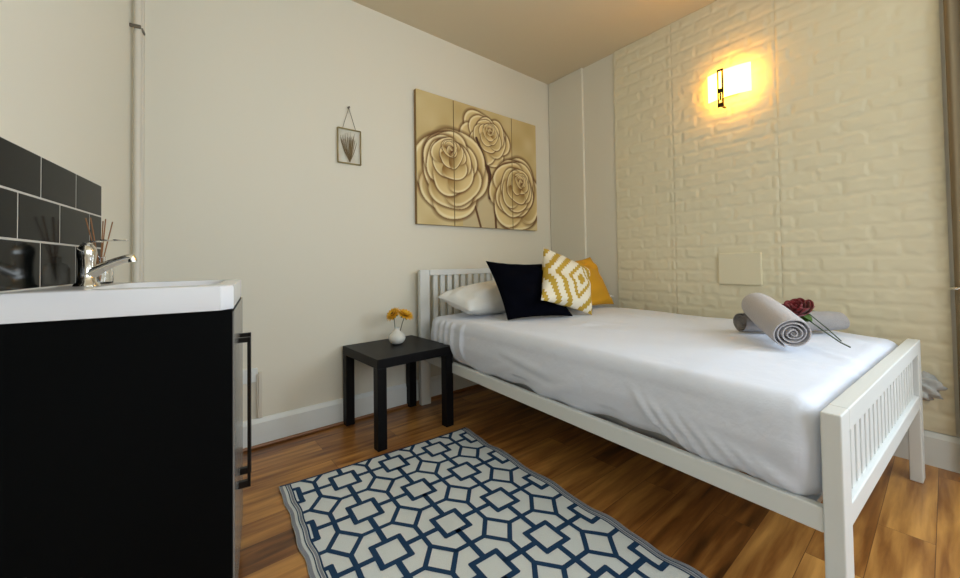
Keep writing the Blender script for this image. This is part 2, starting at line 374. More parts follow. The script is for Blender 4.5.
for (a, za), (b, zb) in zip(lv[:-1], lv[1:]): m_.box(q(-.33, (a+b)/2, (za+zb)/2), (.018 if a > .06 else .024, b-a+.003, .004), WLA, .0015)
autosmooth(m_.build('lever', M['chrome'], tp))
# reed diffuser
rd = thing('reed_diffuser', 'glass reed diffuser bottle with thin brown sticks behind the tap', 'reed diffuser', WL(-.19, .055, .8785)); RD = V3(*rd.location)
m_ = MB(); m_.lathe(V3(0, 0, 0), [(0, 0), (.026, 0), (.028, .004), (.028, .045), (.022, .056), (.011, .062), (.011, .078), (.008, .078), (.008, .06), (.02, .052), (.025, .044), (.025, .006), (0, .005)], 24)
autosmooth(m_.build('bottle', M['glass'], rd), 40)
for a, l in ((-.065, .0), (-.04, .02), (.018, .0), (.03, .015), (-.052, -.012)):
    m_ = MB(); m_.tube([V3(0, 0, .012), V3(0, 0, .08)+(ld*a+ln*l)*.35, (ld*a+ln*l)*1.15+V3(0, 0, .182)], .0016, 6); m_.build('stick', M['reed'], rd)

# ------------------------------------------------------------------ back wall things
# socket and conduit
sk = thing('wall_socket', 'white wall socket low on the wall, half hidden behind the cabinet handle', 'socket', (.31, -.001, .33)); 
MB().box((0, -.006, .035), (.09, .012, .072), None, .003).build('socket_plate', M['trim'], sk)
for x_ in (-.02, .02): MB().box((x_, -.014, .055), (.012, .006, .014), None, .001).build('switch', M['trim'], sk)
m_ = MB(); m_.box((.366, -.008, .26), (.018, .016, .235), None, .003); m_.tube([(.352, -.020, .37), (.350, -.021, .3), (.352, -.021, .2), (.356, -.021, .15)], .0035, 6)
tag(m_.build('cable_trunking', M['pipe']), 'short vertical white cable trunking beside the low wall socket', 'cable trunking')

# three-panel rose print
def petal_print(W_, H_, nx, nz, X0, Z0):
    """returns colour grid (nz,nx,3) sRGB for the floral print; wall x from X0, z from Z0"""
    X, Z = np.meshgrid(np.linspace(X0, X0+W_, nx), np.linspace(Z0, Z0+H_, nz))
    A = V3(220, 202, 154); B = V3(196, 170, 112)
    t = smooth_noise(X.shape, 40, 5)*.7+.3*(Z-Z0)/H_
    img = A*(1-t[..., None])+B*t[..., None]
    img = np.where(((X-X0 > .38) & (X-X0 < .95) & (Z-Z0 < .25))[..., None], V3(212, 194, 152)*(1-.1*t[..., None]), img)
    def line(pts, wd, c):
        nonlocal img
        for (ax, az), (bx_, bz) in zip(pts[:-1], pts[1:]):
            dx, dz = bx_-ax, bz-az; L2 = dx*dx+dz*dz; u = np.clip(((X-ax)*dx+(Z-az)*dz)/L2, 0, 1)
            d = np.hypot(X-ax-u*dx, Z-az-u*dz); k_ = np.clip((wd-d)/(wd*.4), 0, 1)[..., None]; img = img*(1-k_)+V3(*c)*k_
    line([(1.78, 1.34), (1.83, 1.19)], .012, (96, 62, 30)); line([(1.975, 1.38), (1.985, 1.19)], .013, (96, 62, 30))
    line([(1.89, 1.72), (1.93, 1.60), (1.925, 1.42)], .018, (70, 36, 18)); line([(2.06, 1.3), (2.12, 1.19)], .014, (110, 72, 38))
    def blob(cx, cz, rx, rz, ang, light, dark, rim, ph):
        nonlocal img
        c, s = math.cos(ang), math.sin(ang); u = ((X-cx)*c+(Z-cz)*s)/rx; v_ = (-(X-cx)*s+(Z-cz)*c)/rz
        th = np.arctan2(v_, u); wob = 1+.07*np.sin(2*th+ph)+.05*np.sin(3*th+ph*2)
        r = np.hypot(u, v_)/wob
        sh = np.clip(1-(r-1)/.16, 0, 1)*(r > 1)*np.clip(u*.8+.5, 0, 1)*.78       # painted under-shade of the petal on its neighbour
        img = img*(1-sh[..., None])+V3(84, 50, 18)*sh[..., None]
        m = np.clip((1-r)/.03, 0, 1)
        t_ = np.clip((u*.95+1.0)/1.9, 0, 1)
        t_ = t_*t_*(3-2*t_); t_ = np.clip(t_+.10*np.sin(v_*9+ph)*(1-t_), 0, 1)
        col = V3(*dark)*(1-t_[..., None])+V3(*light)*t_[..., None]
        rm = np.exp(-((r-.93)/.06)**2)*np.clip(u+.35, 0, 1); col = col+(V3(*rim)-col)*(rm*.9)[..., None]
        img = img*(1-m[..., None])+col*m[..., None]
    def rose(cx, cz, RX, RZ, hx, hz, n=30, seed=1):
        r_ = random.Random(seed); k_ = 0
        for ring, (cnt, s_, w_) in enumerate(((6, 1.0, .60), (6, .80, .60), (5, .60, .62), (4, .44, .70), (4, .30, .8), (3, .18, .95))):
            q_ = ring/5
            for i in range(cnt):
                a = 2*math.pi*(i+.5*(ring % 2))/cnt+seed+r_.uniform(-.25, .25); k_ += 1; ss = s_*r_.uniform(.88, 1.08)
                ox = cx*(1-q_)+hx*q_; oz = cz*(1-q_)+hz*q_
                px = ox+math.cos(a)*RX*ss*.46; pz = oz+math.sin(a)*RZ*ss*.46; mc = r_.uniform(-8, 10)
                blob(px, pz, RX*ss*.54, RZ*ss*w_, math.atan2(math.sin(a)*RZ, math.cos(a)*RX), (224+mc, 200+mc, 142+mc), (128+mc, 88+mc, 34+mc*.5), (246, 232, 190), r_.uniform(0, 6))
        for k_ in range(4):
            blob(hx+.010*math.cos(k_*2.2), hz+.012*math.sin(k_*2.2), RX*(.13-.026*k_), RZ*(.15-.03*k_), k_*1.3, (226, 202, 146), (100, 62, 24), (246, 230, 188), k_)
    rose(1.90, 1.86, .24, .21, 1.94, 1.95, 26, 2)
    line([(1.80, 1.86), (1.86, 1.74), (1.91, 1.62)], .014, (70, 36, 18))
    rose(2.19, 1.47, .29, .32, 2.27, 1.59, 30, 5)
    rose(1.57, 1.55, .33, .36, 1.56, 1.74, 34, 3)
    return np.clip(img, 0, 255)
PX0, PZ0, PW, PH = 1.283, 1.186, 1.175, .910
NX, NZ = 392, 304
IMG = petal_print(PW, PH, NX, NZ, PX0, PZ0)/255.; IMG = np.where(IMG <= .04045, IMG/12.92, ((IMG+.055)/1.055)**2.4)
M['canvas'] = attr_mat('printed canvas', .75)
for i, (a, b) in enumerate(((1.283, 1.586), (1.592, 2.166), (2.172, 2.458))):
    i0 = int(round((a-PX0)/PW*(NX-1))); i1 = int(round((b-PX0)/PW*(NX-1))); sub = IMG[:, i0:i1+1]; nx = i1-i0+1
    c = thing('canvas_panel', ('left narrow panel of the sepia rose canvas print on the back wall', 'wide middle panel of the sepia rose canvas print on the back wall', 'right narrow panel of the sepia rose canvas print on the back wall')[i], 'wall art', ((a+b)/2, 0, PZ0), 0, 'sepia rose triptych over the bed')
    xs = np.linspace(a, b, nx)-(a+b)/2; zs = np.linspace(0, PH, NZ); Xg, Zg = np.meshgrid(xs, zs)
    me = bpy.data.meshes.new('print'); verts = np.stack([Xg, np.full_like(Xg, -.0305), Zg], -1).reshape(-1, 3)
    I, J = np.meshgrid(np.arange(nx-1), np.arange(NZ-1)); q0 = (J*nx+I).ravel(); faces = np.stack([q0, q0+1, q0+nx+1, q0+nx], 1)
    me.vertices.add(len(verts)); me.vertices.foreach_set('co', verts.ravel()); me.loops.add(faces.size); me.loops.foreach_set('vertex_index', faces.ravel().astype(np.int32))
    me.polygons.add(len(faces)); me.polygons.foreach_set('loop_start', np.arange(0, faces.size, 4, dtype=np.int32)); me.polygons.foreach_set('loop_total', np.full(len(faces), 4, np.int32)); me.update(calc_edges=True)
    ca = me.color_attributes.new('Col', 'FLOAT_COLOR', 'POINT'); ca.data.foreach_set('color', np.concatenate([sub.reshape(-1, 3), np.ones((nx*NZ, 1))], 1).ravel())
    me.materials.append(M['canvas']); o = bpy.data.objects.new('print', me); COL.objects.link(o); o.parent = c
    MB().bx((a-(a+b)/2, -.030, 0), (b-(a+b)/2, -.001, PH), .001).build('canvas_stretcher', mat('canvas edge', (150, 120, 74), .8), c)
# small brass frame with dried grass
fr = thing('hanging_frame', 'small brass frame with dried grass hanging from a cord', 'wall decoration', (.838, -.002, 1.525))
m_ = MB(); hw, hh, r_ = .069, .205, .0042
for a, b in (((-hw, 0), (hw, 0)), ((hw, 0), (hw, hh)), ((hw, hh), (-hw, hh)), ((-hw, hh), (-hw, 0))):
    m_.tube([(a[0], -.008, a[1]), (b[0], -.008, b[1])], r_, 8)
m_.build('frame_border', M['gold'], fr, True)
m_ = MB(); m_.bx((-hw, -.0095, 0), (hw, -.0065, hh)); m_.build('frame_glass', M['pane'], fr)
m_ = MB()
for k_ in range(34):
    a = random.uniform(-.058, .05); h_ = random.uniform(.13, .19)*(1-abs(a)*1.8); m_.tube([(.004, -.004, .01), (a*.6, -.004, .01+h_*.5), (a, -.004, .01+h_)], [.0022, .0015, .0006], 4)
m_.build('dried_grass', M['grass'], fr)
m_ = MB(); m_.tube([(-.04, -.006, hh), (-.002, -.006, .335)], .0016, 5); m_.tube([(.04, -.006, hh), (-.002, -.006, .335)], .0016, 5); m_.build('cord', M['string'], fr)
m_ = MB(); m_.tube([(-.002, 0.0, .338), (-.002, -.014, .338)], .006, 8); m_.build('nail', M['clip'], fr)

# ------------------------------------------------------------------ wall lamp
WLo = W2(-1.452, 0, 1.84)
wl = thing('wall_lamp', 'lit rectangular glass wall lamp with dark bronze clip on brick wall', 'wall lamp', WLo)
m_ = MB(); m_.box(W2(-1.452, .022, 1.955)-WLo, (.024, .09, .10), W2A, .004); m_.build('back_plate', M['dark'], wl)
# curved glass
v = []; f = []; n = 17
for side, dd in ((0, 0), (1, .005)):
    for j in range(7):
        for i in range(n):
            y = -1.347-(i/(n-1))*.228; x_ = (i/(n-1)-.5)*2; dpt = .082-.022*x_*x_-dd
            v.append(W2(y, dpt, 1.885+j/6*.165)-WLo)
f = grid_faces(n, 7)+grid_faces(n, 7, 7*n, True)
for i in range(n-1): f += [(i, 7*n+i, 7*n+i+1, i+1), (6*n+i+1, 13*n+i+1, 13*n+i, 6*n+i)]
for j in range(6): f += [(j*n, (j+1)*n, 7*n+(j+1)*n, 7*n+j*n), (j*n+n-1, 7*n+j*n+n-1, 7*n+(j+1)*n+n-1, (j+1)*n+n-1)]
mk('glass_shade', v, f, M['lampglass'], wl)
m_ = MB(); yb = -1.427
for (ya, yb_, za, zb) in ((yb-.017, yb+.017, 2.045, 2.058), (yb-.017, yb+.017, 1.830, 1.856), (yb-.017, yb-.007, 1.832, 2.058), (yb+.009, yb+.017, 1.832, 2.058), (yb-.017, yb+.017, 1.915, 1.942), (yb-.004, yb+.006, 1.915, 1.87)):
    m_.box(W2((ya+yb_)/2, .088, (za+zb)/2)-WLo, (.005, abs(yb_-ya), zb-za), W2A, .001)
m_.box(W2(yb, .055, 1.84)-WLo, (.066, .012, .008), W2A); m_.box(W2(yb, .055, 2.054)-WLo, (.066, .012, .006), W2A)
m_.build('clip', M['dark'], wl)
for dy, dz, e in ((0, .05, .9), (0, -.05, .6)):
    l = bpy.data.lights.new('lamp_bulb', 'POINT'); l.energy = e; l.color = (1.0, .46, .03); l.shadow_soft_size = .03
    o = bpy.data.objects.new('lamp_bulb', l); COL.objects.link(o); o.location = W2(-1.452+dy, .045, 1.967+dz); 

# ------------------------------------------------------------------ bed
AB = -.05927; BO = V3(1.2751, 0, 0); bxa = V3(math.cos(AB), math.sin(AB), 0); bya = V3(-math.sin(AB), math.cos(AB), 0)
def BL(x, y, z): return BO+bxa*x+bya*y+V3(0, 0, z)
BW = 1.29; FY = -2.103; HY = -.045
bed = thing('bed', 'white wooden slatted double bed along the brick wall', 'bed', BO, AB)
def part(name, fn, mt='bedwhite', par=bed, lab=None):
    m = MB(); fn(m); o = m.build(name, M[mt], par); 
    if lab: o['label'] = lab
    return o
PWD, PD = .07, .037
for x in (0, BW-PWD):
    part('headboard_post', lambda m: m.bx((x, HY-PD, 0), (x+PWD, HY, .878), .003))
    part('footboard_post', lambda m: m.bx((x, FY, 0), (x+PWD, FY+PD, .573), .003))
part('headboard_rail', lambda m: m.bx((PWD, HY-.040, .840), (BW-PWD, HY-.006, .878), .003))
part('headboard_rail', lambda m: m.bx((PWD, HY-.040, .32), (BW-PWD, HY-.006, .40), .003))
part('footboard_rail', lambda m: m.bx((PWD, FY, .522), (BW-PWD, FY+.037, .573), .003))
part('footboard_rail', lambda m: m.bx((PWD, FY+.002, .300), (BW-PWD, FY+.035, .352), .003))
n = 20
for i in range(n):
    x = PWD+.02+(BW-2*PWD-.04)*(i+.5)/n
    part('headboard_slat', lambda m: m.bx((x-.017, HY-.030, .40), (x+.017, HY-.016, .840), .002))
    part('footboard_slat', lambda m: m.bx((x-.018, FY+.014, .352), (x+.018, FY+.028, .522), .002))
for x in (0.004, BW-.028):
    part('side_rail', lambda m: m.bx((x, FY+PD, .2955), (x+.024, HY-PD, .352), .003))
for i in range(11):
    y = -.2-i*.18
    part('bed_slat', lambda m: m.bx((.03, y-.035, .305), (BW-.03, y+.035, .322), .002))

# mattress + sheet
def rbox(c0, c1, r, N, disp=None, nobottom=False, thick=0):
    c0 = V3(*c0); c1 = V3(*c1); ctr = (c0+c1)/2; h = (c1-c0)/2; idx = {}; V = []; Fc = []
    axes = [(0, 1, 2), (1, 2, 0), (2, 0, 1)]
    for a, b, c in axes:
        for sgn in (1, -1):
            if nobottom and c == 2 and sgn < 0: continue
            na, nb = N[a], N[b]
            for i in range(na):
                for j in range(nb):
                    q = []
                    for di, dj in ((0, 0), (1, 0), (1, 1), (0, 1)):
                        p = [0, 0, 0]; p[a] = i+di; p[b] = j+dj; p[c] = N[c] if sgn > 0 else 0; p = tuple(p)
                        if p not in idx: idx[p] = len(V); V.append([p[k]/N[k]*2-1 for k in range(3)])
                        q.append(idx[p])
                    Fc.append(q if sgn > 0 else q[::-1])
    V = np.array(V)*h; core = np.clip(V, -(h-r), h-r); d = V-core; nn = d/(np.linalg.norm(d, axis=1, keepdims=True)+1e-12)
    P = core+nn*r*(np.linalg.norm(d, axis=1, keepdims=True) > 1e-9)+ctr
    flat = np.linalg.norm(d, axis=1) < 1e-9; 
    if disp is not None: P = disp(P, nn)
    return P, Fc
P, Fc = rbox((.045, FY+.085, .323), (BW-.045, HY-PD-.11, .562), .05, (8, 12, 4))
mt = mk('mattress', [p for p in P], Fc, M['mattress']); mt.location = tuple(BO); mt.rotation_euler = (0, 0, AB); tag(mt, 'mattress hidden under the white bed sheet', 'mattress')
def fold(P, a, b, wd, amp):
    a = V3(*a); b = V3(*b); ab = b-a; t = np.clip(((P-a)@ab)/(ab@ab), 0, 1); d = np.linalg.norm(P-a-t[:, None]*ab, axis=1)
    return 2.1*amp*np.exp(-(d/wd)**2)*np.sin(np.pi*np.clip(t, .04, .96))**.6
def sheet_disp(P, nn):
    x, y, z = P.T; D = np.zeros(len(P))
    # vertical pleats at the pillow end, near side
    for k_, yy in enumerate((-.24, -.31, -.37, -.44, -.54)): D += fold(P, (.0, yy-.04, .36), (.02, yy, .60), .015, .008)
    # diagonal pulls at the foot corner
    for k_ in range(7):
        y0_ = -1.66-.055*k_; D += fold(P, (.0, y0_+.08, .50-.012*k_), (.02, y0_-.06, .345), .012, .006)
    D += fold(P, (.03, -.86, .50), (.03, -1.20, .46), .015, .012)+fold(P, (.03, -.9, .47), (.03, -1.25, .42), .016, -.008)
    D += fold(P, (.03, -.8, .38), (.03, -.98, .45), .016, .008)+fold(P, (.03, -1.1, .36), (.03, -1.35, .44), .02, .008)
    for k_ in range(9):
        a_ = rng.uniform(.2, 1.1), rng.uniform(-1.9, -.9); b2 = a_[0]+rng.uniform(-.3, .3), a_[1]+rng.uniform(-.4, .2)
        D += fold(P, (a_[0], a_[1], .585), (b2[0], b2[1], .585), .03, .004)
    D += .004*np.sin(x*7+1)*np.sin(y*5)+.003*np.sin(x*13+y*9)
    P = P+nn*D[:, None]
    top = np.clip((P[:, 2]-.36)/.2, 0, 1)
    P[:, 2] -= .018*np.clip((-1.75-P[:, 1])/.3, 0, 1)*top
    P[:, 0] -= .012*np.sin(np.pi*np.clip((P[:, 2]-.33)/.2, 0, 1))*(P[:, 0] < .3)      # soft bulge of the side
    P[:, 0] += .018*np.clip((.46-P[:, 2])/.11, 0, 1)*(P[:, 0] < .3)                         # tucked towards the rail
    hem = P[:, 2] < .40; P[hem, 2] += .008*np.sin(P[hem, 1]*11)+.006*np.sin(P[hem, 1]*29)
    return P
P, Fc = rbox((.012, FY+.044, .335), (BW-.014, HY-PD-.075, .590), .056, (90, 260, 26), sheet_disp, True)
sh = mk('bed_sheet', [p for p in P], Fc, M['sheet']); sh.location = tuple(BO); sh.rotation_euler = (0, 0, AB)
tag(sh, 'large white bed sheet drawn over the whole mattress', 'bed sheet')

# cushions and pillows: four corners in space, inflated
def cushion(name, c00, c10, c11, c01, th, mt, label, cat, group=None, N=30, pinch=.07, wr=.006, seed=0, puff=.5):
    C4 = [V3(*c) for c in (c00, c10, c11, c01)]; ctr = sum(C4)/4
    nrm = np.cross(C4[1]-C4[0]+C4[2]-C4[3], C4[3]-C4[0]+C4[2]-C4[1]); nrm /= np.linalg.norm(nrm)
    V = []; UV = []
    r = np.random.RandomState(seed); ph = r.uniform(0, 6, 6)
    for s_ in (1, -1):
        for j in range(N+1):
            for i in range(N+1):
                u = i/N*2-1; v_ = j/N*2-1
                uu = u*(1-pinch*(1-v_*v_)*abs(u)); vv = v_*(1-pinch*(1-u*u)*abs(v_))
                a, b = (uu+1)/2, (vv+1)/2
                p = C4[0]*(1-a)*(1-b)+C4[1]*a*(1-b)+C4[2]*a*b+C4[3]*(1-a)*b
                h_ = ((1-u**2)*(1-v_**2)); hh_ = max(h_, 0)**puff
                edge = min(1-abs(u), 1-abs(v_))
                wv = wr*(math.sin(5*u+ph[0]+3*v_)+math.sin(9*v_+ph[1]-2*u)+.7*math.sin(14*u*v_+ph[2]))*min(1, edge*5)
                V.append(p+nrm*s_*(th/2*hh_+(wv if h_ > 0 else 0)*(1 if hh_ > .1 else hh_*10)+.0012)-ctr); UV.append((i/N, j/N))
    F_ = grid_faces(N+1, N+1)+grid_faces(N+1, N+1, (N+1)**2, True); o2 = (N+1)**2; n1 = N+1
    for i in range(N):
        F_ += [(i+1, i, o2+i, o2+i+1), (N*n1+i, N*n1+i+1, o2+N*n1+i+1, o2+N*n1+i), (i*n1, (i+1)*n1, o2+(i+1)*n1, o2+i*n1), ((i+1)*n1+N, i*n1+N, o2+i*n1+N, o2+(i+1)*n1+N)]
    o = mk(name, V, F_, mt); o.location = tuple(ctr)
    uvl = o.data.uv_layers.new(name='UVMap')
    for lp in o.data.loops: uvl.data[lp.index].uv = UV[lp.vertex_index]
    tag(o, label, cat, group); return o
def cam_scale(p, k): return CAM+(V3(*p)-CAM)*k
cushion('pillow', BL(.12, -.47, .640), BL(.64, -.49, .640), BL(.64, -.19, .775), BL(.015, -.27, .715), .19, M['pillowcase'], 'white pillow at the near side of the bed, behind the black cushion', 'pillow', 'white bed pillows', seed=1, pinch=.05)
cushion('pillow', BL(.67, -.54, .640), BL(1.25, -.66, .665), BL(1.24, -.20, .74), BL(.66, -.20, .74), .15, M['pillowcase'], 'white pillow mostly hidden behind the mustard cushion, beside brick wall', 'pillow', 'white bed pillows', seed=2, pinch=.05)
cushion('cushion', (1.472, -.690, .597), (1.850, -.850, .597), (1.797, -.660, .907), (1.47, -.510, .93), .12, M['navy'], 'plain black square cushion leaning against the near white pillow', 'cushion', 'scatter cushions', seed=3)
k_ = .935; pa = V3(1.9, -.74, .585)
cushion('cushion', cam_scale((1.704, -.733, .695), k_), cam_scale((2.142, -.78, .568), k_), cam_scale((2.345, -.625, .865), k_), cam_scale((1.948, -.541, 1.019), k_), .14, M['ikat'], 'white cushion with mustard zigzag diamond pattern between two plain cushions', 'cushion', 'scatter cushions', seed=4)
k_ = .955
cushion('cushion', cam_scale((2.10, -.70, .60), k_), cam_scale((2.609, -.654, .592), k_), cam_scale((2.535, -.502, .951), k_), cam_scale((2.132, -.533, .917), k_), .12, M['mustard'], 'plain mustard yellow cushion behind the patterned one', 'cushion', 'scatter cushions', seed=5)

# ------------------------------------------------------------------ rolled towels
def towel(a, b, R_, turns, mt, label, seed=0):
    a = V3(*a); b = V3(*b); ax = (b-a); Ln = np.linalg.norm(ax); ax /= Ln
    x = np.cross(ax, V3(0, 0, 1)); x /= np.linalg.norm(x); y = np.cross(x, ax); ctr = (a+b)/2
    th = R_/(turns+.25)*.84; n = int(turns*28); prof = []
    for i in range(n+1):
        t = i/n; ang = (t-1)*turns*2*math.pi-1.9; r = R_*(.10+.90*t)-th/2; prof.append((ang, r))
    outer = [(r+th/2) for _, r in prof]; inner = [max(r-th/2, .001) for _, r in prof]
    m = MB(); K = 9; v = []; f = []
    for k in range(K+1):
        s = k/K; c = a+ax*Ln*s; bulge = 1+.03*math.sin(s*math.pi)+.012*math.sin(s*11+seed)
        edge = .004*(1 if k in (0, K) else 0)
        jx = [0]*(n+1)
        for i, (ang, r) in enumerate(prof):
            sh_ = .004*math.sin(ang*1.7+seed)*(1 if k == K else -1 if k == 0 else 0)
            for rr in (outer[i]-edge, inner[i]+edge):
                rr *= bulge; v.append(c-ctr+ax*sh_+x*rr*math.cos(ang)+y*rr*math.sin(ang)*.93)
    w_ = 2*(n+1)
    for k in range(K):
        for i in range(n):
            o0 = k*w_+2*i; f += [(o0, o0+2, o0+w_+2, o0+w_), (o0+3, o0+1, o0+w_+1, o0+w_+3)]
        o0 = k*w_+2*n; f += [(o0, o0+1, o0+w_+1, o0+w_)]; o0 = k*w_; f += [(o0+1, o0, o0+w_, o0+w_+1)]
    for i in range(n):
        o0 = 2*i; f.append((o0, o0+1, o0+3, o0+2)); o0 = K*w_+2*i; f.append((o0+2, o0+3, o0+1, o0))
    o = mk('rolled_towel', v, f, mt); o.location = tuple(ctr); autosmooth(o, 50)
    return tag(o, label, 'towel', 'rolled towels on the bed')
ST = .592
towel(BL(.79, -1.625, ST+.047), BL(1.15, -1.885, ST+.047), .052, 4.5, M['towel2'], 'darker grey rolled towel lying underneath the other roll', 1)
towel(BL(.566, -1.872, ST+.060), BL(.835, -1.675, ST+.128), .067, 4.5, M['towel'], 'light grey rolled towel lying on top, spiral end towards the foot', 2)

# ------------------------------------------------------------------ red rose
ro = thing('red_rose', 'single dark red rose with green leaves lying on the rolled towels', 'rose', BL(.80, -1.7756, .70)); RO = V3(*ro.location)
H0 = BL(.765, -1.837, .706)-RO
hd = V3(-.5, .15, .8); hd /= np.linalg.norm(hd)
hx_ = np.cross(hd, V3(0, 0, 1)); hx_ /= np.linalg.norm(hx_); hy_ = np.cross(hd, hx_)
m_ = MB()
for ringi, (nr, rad, hgt, op) in enumerate(((6, .046, .036, .026), (6, .040, .044, .016), (5, .030, .049, .010), (5, .021, .051, .006), (3, .012, .052, .003))):
    for k_ in range(nr):
        a0 = 2*math.pi*k_/nr+ringi*.6; G = 7; vv = []
        for j in range(G):
            t = j/(G-1)
            for i in range(G):
                s_ = (i/(G-1)-.5)*2; a = a0+s_*1.05*(1.0 if ringi < 3 else 1.3)*(math.sin(math.pi*(.18+.72*t)))*.8
                r = rad*(math.sin(min(t*1.9, math.pi/2)))+op*(t**3)*.45; zz = hgt*(t*1.15-.12*s_*s_*t)-.012
                vv.append(H0+hx_*r*math.cos(a)+hy_*r*math.sin(a)+hd*zz)
        m_.add(vv, grid_faces(G, G))
fh_ = m_.build('flower_head', M['rose'], ro, True); so = fh_.modifiers.new('thick', 'SOLIDIFY'); so.thickness = .0012
def leaf(mb, base, d, nrm, L_, W_, cur=.2):
    d = d/np.linalg.norm(d); s = np.cross(d, nrm); s /= np.linalg.norm(s); nn = np.cross(s, d); G = 7; v = []
    for j in range(G):
        t = j/(G-1); wv = W_/2*math.sin(math.pi*min(.03+t*.97, .995))**.8
        for i in (-1, 0, 1): v.append(base+d*L_*t+s*wv*i+nn*(-cur*L_*t*t+abs(i)*wv*.35))
    mb.add(v, grid_faces(3, G))
base = H0-hd*.014
for a, l_, w__ in ((0, .042, .018), (1.3, .036, .016), (2.6, .04, .018), (3.9, .036, .016), (5.2, .040, .018)):
    m_ = MB(); dd = hx_*math.cos(a)+hy_*math.sin(a)-hd*.5; leaf(m_, base, dd, hd, l_, w__, -.2); m_.build('leaf', M['leaf'], ro, True)
st1 = [base, base-hd*.02, BL(.775, -1.856, .686)-RO, BL(.775, -1.905, .645)-RO, BL(.745, -1.960, .612)-RO, BL(.725, -1.99, .602)-RO]
m_ = MB(); m_.tube(st1, [.004, .003, .0025, .0025, .0025, .0025], 7); m_.build('stem', M['stem'], ro, True)
m_ = MB(); m_.tube([st1[1], BL(.83, -1.85, .70)-RO, BL(.815, -1.91, .648)-RO, BL(.775, -1.957, .612)-RO], .0022, 7); m_.build('stem', M['stem'], ro, True)
for k_, (a, b_) in enumerate(((BL(.775, -1.845, .70), V3(.03, -.03, .02)), (BL(.79, -1.85, .695), V3(.035, .01, .014)), (BL(.77, -1.84, .70), V3(-.02, -.03, -.008)), (BL(.775, -1.84, .70), V3(.005, -.03, -.02)))):
    m_ = MB(); leaf(m_, a-RO, b_, V3(0, 0, 1), .052, .032); m_.build('leaf', M['leaf'], ro, True)

# ------------------------------------------------------------------ side table, vase, flowers
tb = thing('side_table', 'small square black side table between the bed and back wall', 'side table', (.7795+.005, -.022, 0), .0271)
TWd = .462; TD = .45
MB().bx((0, -TD, .402), (TWd, 0, .450), .0025).build('tabletop', M['tablewood'], tb)
for x in (0, TWd-.05):
    for y in (-TD, -.05): MB().bx((x+.0005, y+.0005, 0), (x+.0495, y+.0495, .4025), .002).build('leg', M['tablewood'], tb)
va = thing('vase', 'small round white vase with a short neck on the black side table', 'vase', (1.046, -.190, .4505))
m_ = MB(); m_.lathe((0, 0, 0), [(0, 0), (.024, 0), (.038, .008), (.048, .024), (.050, .036), (.045, .052), (.030, .068), (.017, .077), (.014, .086), (.017, .096), (.0145, .096), (.011, .086), (.013, .078), (.026, .066), (.04, .05), (.044, .036), (.03, .01), (0, .006)], 32)
autosmooth(m_.build('vase_body', M['vase'], va), 50)
def daisy(base, head, nrm, R_, label):
    t_ = thing('yellow_flower', label, 'flower', base, 0, 'artificial flowers in the white vase'); B0 = V3(*base); head = V3(*head)-B0
    nrm = V3(*nrm); nrm /= np.linalg.norm(nrm); hx = np.cross(nrm, V3(0, 0, 1)); hx /= np.linalg.norm(hx); hy = np.cross(nrm, hx)
    MB().tube([(0, 0, 0), head*.6+V3(0, 0, .01), head-nrm*.006], .0022, 7).build('stem', M['stem'], t_, True)
    m = MB(); 
    for ring, (n_, rr, cu) in enumerate(((14, 1.0, .05), (12, .8, -.15), (9, .6, -.35))):
        for i in range(n_):
            a = 2*math.pi*i/n_+ring*.2; d = hx*math.cos(a)+hy*math.sin(a)+nrm*(.05+.22*ring); leaf(m, head+d*R_*.12, d, nrm, R_*rr, R_*.36, cu)
    o = m.build('petals', M['petal'], t_, True); so = o.modifiers.new('thick', 'SOLIDIFY'); so.thickness = .0008
    A = np.array([hx, hy, nrm]); MB().lathe(head-nrm*.004, [(0, 0), (R_*.34, .0), (R_*.36, .006), (R_*.25, .012), (0, .014)], 16, A).build('flower_centre', M['seed'], t_, True)
    m = MB()
    for i in range(6):
        a = i*1.05; leaf(m, head-nrm*.006, hx*math.cos(a)+hy*math.sin(a)-nrm*.15, nrm, R_*.7, R_*.3, .1)
    m.build('sepals', M['leaf'], t_, True)
daisy((1.043, -.188, .47), (1.028, -.180, .624), (-.60, -.10, .55), .046, 'yellow orange flower on the left in the white vase, turned outwards')
daisy((1.049, -.192, .47), (1.084, -.222, .618), (.2, -.45, .9), .050, 'yellow orange flower on the right in the white vase, facing up')

# ------------------------------------------------------------------ rug
RGO = V3(.3575, -.484, 0); RA = -.0608
RWD, RLN = .920, 1.62
rg = thing('rug', 'white rug with navy blue geometric lattice on the wooden floor', 'rug', RGO, RA)
M['rugwhite'] = noise_bump(mat('rug white weave', (232, 238, 238), .9), 300, .5, .002, 3, colvar=.12)
M['rugnavy'] = noise_bump(mat('rug navy weave', (14, 58, 96), .9), 300, .4, .002, 3)
M['ruggrey'] = noise_bump(mat('rug grey binding', (142, 146, 156), .9), 300, .4, .002, 3)
def rugw(x, y):   # x 0..RWD, y 0..RLN (towards the viewer)
    e = abs(x/RWD*2-1)**6
    sx = (.0035*math.sin(y*21)+.002*math.sin(y*47+1))*(x/RWD*2-1)**3
    z = .004+e*(.003+.003*math.sin(y*21+.7)+.0015*math.sin(y*43))
    return V3(x+sx, -y, z)
nx_, ny_ = 40, 110; v = []
for j in range(ny_+1):
    for i in range(nx_+1): v.append(rugw(i/nx_*RWD, j/ny_*RLN))
nt_ = len(v); v += [(p[0], p[1], max(p[2]-.004, .0003)) for p in v]
f = grid_faces(nx_+1, ny_+1, 0, True)+grid_faces(nx_+1, ny_+1, nt_)
bnd = [i for i in range(nx_+1)]+[j*(nx_+1)+nx_ for j in range(1, ny_+1)]+[ny_*(nx_+1)+i for i in range(nx_-1, -1, -1)]+[j*(nx_+1) for j in range(ny_-1, 0, -1)]
